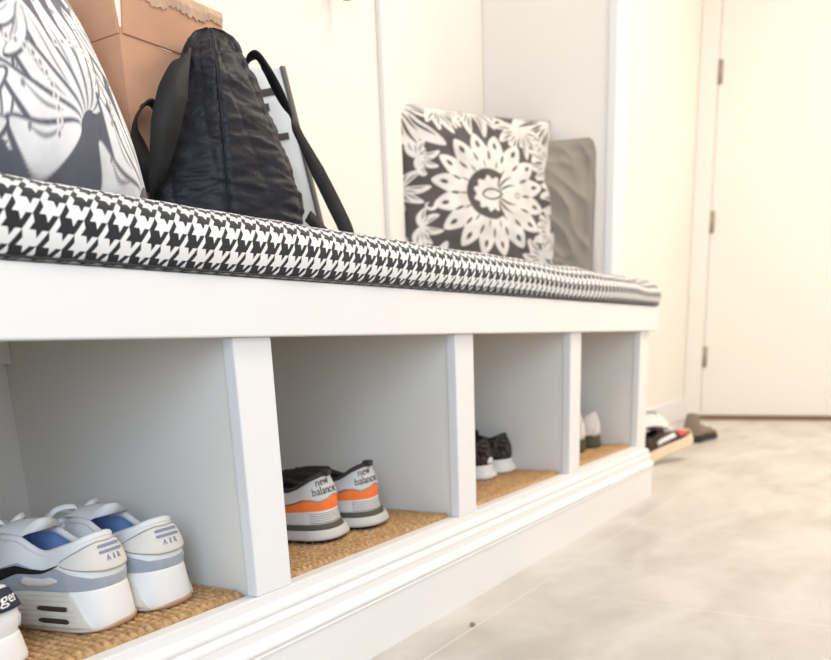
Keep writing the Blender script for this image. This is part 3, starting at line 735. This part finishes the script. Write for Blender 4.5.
# --- grey and white sneakers
def grey_sneaker(loc, rz, label):
    e = empty('sneaker', label, 'sneaker', loc, rz, 'grey and white sneakers in the nearest cubby')
    s = Shoe(L=.292, wh=.0392, wb=.045, mid=(.047, .045, .032, .034), heel=.1000, low=.080, tongue=.114, ty=.265, top=.0285, flare=.002, lean=.005, rise=.016)
    s.build(e, dict(mid='w_mid', upper='w_leather', lining='bluelining', collar='w_leather', tongue='w_leather', lace='lace_w'))
    # gum outsole wrapping the bottom edge
    s.patch(s.sole, 'outsole', 'gum', -.999, .999, pl_(0.0), pw([-1, -.5, -.15, -.03, .10, .20, .5, 1], [.16, .12, .06, .16, .18, .09, .13, .16]), .0012, e, 110, 5)
    # suede mudguard around the heel and along the sides
    s.patch(s.up, 'mudguard', 'grey_suede', -.86, .86, pl_(-.01), pw([-.86, -.62, -.5, -.40, -.30, -.22, -.12, 0, .12, .22, .30, .40, .5, .62, .86], [.30, .22, .36, .58, .60, .40, .24, .20, .24, .40, .60, .58, .36, .22, .30]), .0014, e, 110, 14)
    # heel counter: shield of ribbed mesh
    top = pw([-.275, -.25, -.20, -.12, -.05, 0, .05, .12, .20, .25, .275], [.68, .77, .86, .92, .94, .92, .94, .92, .86, .77, .68]); bot = pw([-.275, -.25, -.20, -.14, -.06, 0, .06, .14, .20, .25, .275], [.68, .60, .50, .41, .33, .31, .33, .41, .50, .60, .68])
    hc = s.patch(s.up, 'heel_counter', 'bone_mesh', -.275, .275, bot, top, .0026, e, 50, 10)
    for f in (bot, top):
        pts = [tuple(s.up(A([t_]), A([f(t_)*.92+.66*.08]), .0028)[0]) for t_ in np.linspace(-.262, .262, 40)]
        G().tube(pts, .0004, 4).make('stitching', 'stitch', hc, True)
    for v in (.825, .715):
        s.patch(s.up, 'raised_bar', 'lilac', -.058, .058, pw([-.058, -.050, .050, .058], [v-.014, v-.023, v-.023, v-.014]), pw([-.058, -.050, .050, .058], [v+.014, v+.023, v+.023, v+.014]), .0040, hc, 14, 5)
    s.text(s.up, 'A I R', 0, .525, .0085, .0030, 'heel_lettering', 'lilac', hc, sx=1.5)
    # swoosh on both sides
    for sg in (-1, 1):
        xs = [.285, .36, .41, .46, .52, .56, .58]; lo = [.645, .47, .34, .22, .14, .18, .36]; hi = [.665, .59, .51, .44, .40, .46, .64]
        xs2 = [sg*x for x in xs]; o = np.argsort(xs2); X_ = [xs2[i] for i in o]; LO = [lo[i] for i in o]; HI = [hi[i] for i in o]
        s.patch(s.up, 'side_emblem', 'black', X_[0], X_[-1], pw(X_, LO), pw(X_, HI), .0024, e, 30, 5, label='curved black emblem on the side')
        wx = [sg*.290, sg*.31, sg*.385, sg*.40]; ow = np.argsort(wx); wx = [wx[i] for i in ow]
        s.patch(s.up, 'side_window', 'bone_mesh', wx[0], wx[-1], pw(wx, [A([.27, .20, .09, .15])[i] for i in ow]), pw(wx, [A([.30, .41, .34, .20])[i] for i in ow]), .0024, e, 16, 4)
        # ribbed clip with two air windows on the midsole
        cx_ = [sg*.150, sg*.19, sg*.205, sg*.245, sg*.47, sg*.54]; oc = np.argsort(cx_); cx_ = [cx_[i] for i in oc]
        cl = s.patch(s.sole, 'midsole_clip', 'bone', cx_[0], cx_[-1], pw(cx_, [A([.10, .14, .14, .13, .13, .16])[i] for i in oc]), pw(cx_, [A([.12, .38, .62, .97, .97, .30])[i] for i in oc]), .0022, e, 40, 8)
        for k in range(7):
            v = .20+.115*k
            tE = .22 if v < .62 else .25
            pts = [tuple(s.sole(A([sg*t_]), A([v]), .0023)[0]) for t_ in np.linspace(tE, .48, 16)]
            G().tube(pts, .0007, 4).make('rib', 'bone', cl, True)
        for v in (.32, .60):
            wx = [sg*.270, sg*.280, sg*.355, sg*.365]; ow = np.argsort(wx); wx = [wx[i] for i in ow]
            s.patch(s.sole, 'air_window', 'airwin', wx[0], wx[-1], pw(wx, [v-.02, v-.055, v-.055, v-.02]), pw(wx, [v+.02, v+.055, v+.055, v+.02]), .0034, cl, 12, 4)
    # eyestay panels
    for sg in (-1, 1):
        a, b = sorted((sg*.50, sg*.72))
        s.patch(s.up, 'eyestay', 'w_leather', a, b, pl_(.80), pl_(1.0), .0022, e, 24, 5)
    # seat of the sock liner mark
    bow(e, .47*s.L, s.ztop(.47*s.L)+.008, 'lace_w', .85)
    return e
grey_sneaker((-.1515, .0530, MAT_Z), math.radians(12), 'grey and white sneaker with black side emblem, left one of its pair')
grey_sneaker((-.0765, .0515, MAT_Z), math.radians(4), 'grey and white sneaker beside the divider, right one of its pair')

# --- orange and silver running shoes
def runner(loc, rz, label):
    e = empty('running_shoe', label, 'running shoe', loc, rz, 'orange and silver running shoes')
    s = Shoe(L=.292, wh=.0370, wb=.043, mid=(.0435, .041, .030, .032), heel=.1000, low=.074, tongue=.094, top=.0270, flare=.007, lean=.006)
    s.build(e, dict(mid='silver_d', upper='blackmesh', lining='collar_brown', collar='collar_brown', tongue='blackmesh', lace='lace_d'))
    # stacked sole: tread, pale band that flares out behind the heel, olive band
    one = lambda v: pl_(v)
    s.patch(s.sole, 'outsole', 'tread', -.999, .999, lambda t_: .0 if (t_*19) % 1 < .62 else .11, one(.16), .0050, e, 420, 4, thick=.008, label='black lugged tread')
    s.patch(s.sole, 'flared_band', 'pale_mid', -.999, .999, one(.15), one(.46), .0075, e, 110, 5, thick=.010)
    s.patch(s.sole, 'olive_band', 'olive', -.999, .999, one(.46), one(.64), .0036, e, 110, 4, thick=.008)
    # silver wedge with fine hatching
    wd = s.patch(s.sole, 'silver_wedge', 'silver_d', -.62, .62, one(.63), one(1.08), .0018, e, 70, 6, thick=.006)
    for k in range(5):
        v = .70+.075*k
        pts = [tuple(s.sole(A([t_]), A([v]), .0021)[0]) for t_ in np.linspace(-.22, .22, 26)]
        G().tube(pts, .00045, 4).make('groove', 'stitch', wd, True)
    # orange band
    tb = pw([-.72, -.55, -.36, -.26, -.20, -.14, -.07, 0, .07, .14, .20, .26, .36, .55, .72], [.12, .24, .40, .50, .47, .37, .41, .49, .41, .37, .47, .50, .40, .24, .12])
    ob = s.patch(s.up, 'orange_panel', 'orange', -.72, .72, one(-.02), tb, .0016, e, 90, 8)
    pts = [tuple(s.up(A([t_]), A([tb(t_)-.03]), .0018)[0]) for t_ in np.linspace(-.60, .60, 60)]
    G().tube(pts, .0004, 4).make('stitching', 'stitch', ob, True)
    # silver heel counter
    top = pw([-.50, -.44, -.36, -.30, -.2, 0, .2, .30, .36, .44, .50], [.56, .78, .93, .955, .96, .965, .96, .955, .93, .78, .56])
    bot = pw([-.50, -.44, -.33, -.26, -.20, -.14, -.07, 0, .07, .14, .20, .26, .33, .44, .50], [.54, .44, .47, .53, .47, .35, .39, .47, .39, .35, .47, .53, .47, .44, .54])
    hc = s.patch(s.up, 'heel_counter', 'silver', -.50, .50, bot, top, .0022, e, 90, 10)
    for sg in (-1,):
        s.text(s.up, 'new', -.075, .780, .0170, .0026, 'heel_lettering', 'black', hc, sx=.78)
        s.text(s.up, 'balance', -.075, .545, .0170, .0026, 'heel_lettering', 'black', hc, sx=.78)
    s.text(s.sole, '574', -.335, .72, .015, .0024, 'model_number', 'silver', wd)
    # dark ankle panel behind the eyelets
    for sg in (-1, 1):
        a, b = sorted((sg*.56, sg*.80)); s.patch(s.up, 'toe_overlay', 'black', a, b, one(.0), one(.35), .0017, e, 24, 5)
    # pull tab at the heel top
    G().box(-.007, .007, .004, .016, s.heel-.004, s.heel+.004).make('heel_tab', 'collar_brown', e)
    bow(e, .50*s.L, s.ztop(.50*s.L)+.000, 'lace_d', .55)
    return e
runner((.2700, .0865, MAT_Z), math.radians(12), 'orange and silver running shoe nearest the white post, left one of its pair')
runner((.3710, .0815, MAT_Z), math.radians(10), 'orange and silver running shoe farther from the post, right one of its pair')

# --- black speckled knit shoes
def knit_shoe(loc, rz, label, dot):
    e = empty('knit_shoe', label, 'shoe', loc, rz, 'black speckled knit shoes')
    s = Shoe(L=.285, wh=.038, wb=.042, mid=(.030, .028, .024, .026), heel=.085, low=.066, tongue=.092, top=.028, flare=.005, lean=.008)
    s.build(e, dict(mid='w_mid', upper='knit', lining='blackmesh', collar='knit', tongue='knit', lace='lace_d'))
    s.patch(s.sole, 'outsole_rim', 'w_mid', -.999, .999, pl_(.0), pl_(.55), .003, e, 90, 5)
    s.patch(s.sole, 'side_notch', 'tread', -.44, -.34, pl_(.20), pl_(.42), .0042, e, 10, 4)
    if dot:
        a = -.02
        s.patch(s.up, 'reflector', 'whitetxt', -.06, .02, pw([-.06, -.03, .0, .02], [.10, .06, .06, .10]), pw([-.06, -.03, .0, .02], [.20, .30, .30, .20]), .002, e, 10, 5, label='small white reflective tab')
    return e
knit_shoe((.860, .118, MAT_Z), math.radians(8), 'black speckled knit shoe with white sole and reflective dot, partly hidden by post', True)
knit_shoe((.955, .118, MAT_Z), math.radians(6), 'black speckled knit shoe with white sole, right one clear of the post', False)

# --- warm white shoes in the farthest cubby
def pale_shoe(loc, rz, label):
    e = empty('shoe', label, 'shoe', loc, rz, 'warm white shoes in the farthest cubby')
    s = Shoe(L=.27, wh=.038, wb=.042, mid=(.034, .032, .026, .028), heel=.092, low=.072, tongue=.104, top=.027, flare=.002, lean=.006)
    s.build(e, dict(mid='moss', upper='blush', lining='blush', collar='blush', tongue='blush', lace='lace_w'))
    s.patch(s.up, 'heel_cup', 'moss', .05, .50, pl_(-.02), pw([.05, .25, .5], [.30, .34, .05]), .0016, e, 30, 5)
    s.patch(s.up, 'heel_cup', 'blush', -.14, .02, pl_(-.02), pw([-.14, -.06, .02], [.1, .95, .1]), .0022, e, 20, 5)
    return e
pale_shoe((1.325, .085, MAT_Z), math.radians(10), 'warm white shoe with dark moss sole half hidden behind the last post')
pale_shoe((1.418, .078, MAT_Z), math.radians(8), 'warm white shoe with dark moss sole, right one in the farthest cubby')

# --- white shoe cut by the left edge of the frame
def strap_shoe(loc, rz, label):
    e = empty('sneaker', label, 'sneaker', loc, rz)
    s = Shoe(L=.265, wh=.036, wb=.045, mid=(.030, .028, .024, .026), heel=.074, low=.060, tongue=.09, top=.028, flare=.002, lean=.0)
    s.build(e, dict(mid='w_mid', upper='w_leather', lining='w_leather', collar='w_leather', tongue='w_leather', lace='lace_w'))
    hb = s.patch(s.up, 'heel_band', 'navy', -.34, .34, pw([-.34, -.28, 0, .28, .34], [.74, .62, .60, .62, .74]), pw([-.34, -.28, 0, .28, .34], [.80, 1.0, 1.04, 1.0, .80]), .0045, e, 40, 6, label='navy band with white lettering', thick=.005)
    s.text(s.up, 'ger', .03, .75, .0140, .0050, 'band_lettering', 'whitetxt', hb, shear=.25)
    for sg in (-1, 1):
        a, b = sorted((sg*.10, sg*.42)); s.patch(s.up, 'strap', 'grey_strap', a, b, pw([a, b], [.12, .36] if sg > 0 else [.36, .12]), pw([a, b], [.36, .60] if sg > 0 else [.60, .36]), .0018, e, 20, 4)
    return e
strap_shoe((-.2840, .045, MAT_Z), math.radians(14), 'white sneaker with navy lettered band at the far left edge')

# --- shoes on the floor past the end of the bench
def floor_shoe(loc, rz, label, sole_m, upper, extra=None, **kw):
    e = empty('sneaker', label, 'sneaker', loc, rz, 'shoes on the floor past the bench')
    a = dict(L=.29, wh=.038, wb=.049, mid=(.036, .034, .03, .032), heel=.10, low=.076, tongue=.112, top=.027, flare=.004); a.update(kw)
    s = Shoe(**a); s.build(e, dict(mid=sole_m, upper=upper, lining='brownknit', collar=upper, tongue=upper, lace='lace_w'))
    if extra: extra(s, e)
    return e
def ex1(s, e):
    s.patch(s.up, 'red_patch', 'red', .60, .74, pl_(.25), pl_(.80), .003, e, 12, 6, label='red patch')
    s.patch(s.up, 'white_stripe', 'w_leather', .36, .56, pl_(.30), pl_(.62), .003, e, 14, 5)
    s.patch(s.up, 'red_patch', 'red', -.74, -.60, pl_(.25), pl_(.80), .003, e, 12, 6, label='red patch')
    s.patch(s.up, 'white_stripe', 'w_leather', -.56, -.30, pl_(.30), pl_(.62), .003, e, 14, 5)
fs = floor_shoe((2.085, .175, .002), math.radians(-111), 'dark brown sneaker with cream sole and red patch, toe propped up beside bench end', 'cream_rub', 'brownknit', ex1, mid=(.040, .040, .040, .042))
fs.rotation_euler = (math.radians(11), 0, math.radians(-111))
floor_shoe((2.44, .33, 0), math.radians(-112), 'tall white sneaker standing behind the brown one on the floor', 'w_mid', 'w_leather', None, heel=.150, low=.125, tongue=.165)
floor_shoe((2.76, .165, 0), math.radians(-94), 'taupe suede shoe with dark sole, nearest the door', 'tread', 'taupe_suede', None, mid=(.03, .03, .028, .026), heel=.118, low=.060, rise=.0, tongue=.066, toe=.034, L=.27)

# tiny dry leaf on the floor
g = G(); pts = [(.0, 0, .001), (.006, .003, .004), (.013, .002, .003), (.010, -.004, .002), (.004, -.005, .001)]
g.add([(.368+x, -.086+y, z) for x, y, z in pts]+[(.368+x, -.086+y, z+.001) for x, y, z in pts], [(4, 3, 2, 1, 0), (5, 6, 7, 8, 9)]+[(i, (i+1) % 5, (i+1) % 5+5, i+5) for i in range(5)])
tag(g.make('leaf_fragment', 'leaf'), 'tiny dry leaf fragment on the floor tile beside the bench base', 'leaf')

# ------------------------------------------------------------------ light
w = bpy.data.worlds.new('daylight'); SC.world = w; w.use_nodes = True
bg = w.node_tree.nodes['Background']; bg.inputs[0].default_value = (1.0, .945, .87, 1); bg.inputs[1].default_value = .57
def area(name, loc, rot, sx, sy, power, col):
    l = bpy.data.lights.new(name, 'AREA'); l.shape = 'RECTANGLE'; l.size = sx; l.size_y = sy; l.energy = power; l.color = col
    o = bpy.data.objects.new(name, l); COL.objects.link(o); o.location = loc; o.rotation_euler = rot; return o
area('ceiling_lamp', (2.7, -1.2, 2.55), (0, 0, 0), 1.2, .8, 40, (1, .86, .70))
area('ceiling_lamp', (1.0, -.9, 2.55), (0, 0, 0), .7, .7, 22, (1, .86, .71))
area('window_light', (-1.75, -1.45, 1.05), (math.radians(82), 0, math.radians(-58)), 1.2, 1.2, 30, (.64, .81, 1.0))
area('warm_fill', (1.7, -2.7, 1.9), (math.radians(62), 0, math.radians(5)), 1.2, .9, 16, (1, .84, .66))  # added fill, no lamp seen here; brings warm light to the farther cubbies

# ------------------------------------------------------------------ camera
cd = bpy.data.cameras.new('camera'); cam = bpy.data.objects.new('camera', cd); COL.objects.link(cam); SC.camera = cam
Rm = Matrix((CR, CU, -CF)).transposed(); cam.matrix_world = Matrix.Translation(CAM) @ Rm.to_4x4()
cd.sensor_fit = 'HORIZONTAL'; cd.sensor_width = 36; cd.lens = FP/831*36; cd.shift_y = (PYc-330)/831; cd.clip_start = .02
cd.dof.use_dof = True; cd.dof.focus_distance = .93; cd.dof.aperture_fstop = 5.2
SC.view_settings.view_transform = 'Standard'; SC.view_settings.look = 'None'; SC.view_settings.gamma = 1; SC.view_settings.exposure = .17
SC.view_settings.use_curve_mapping = False
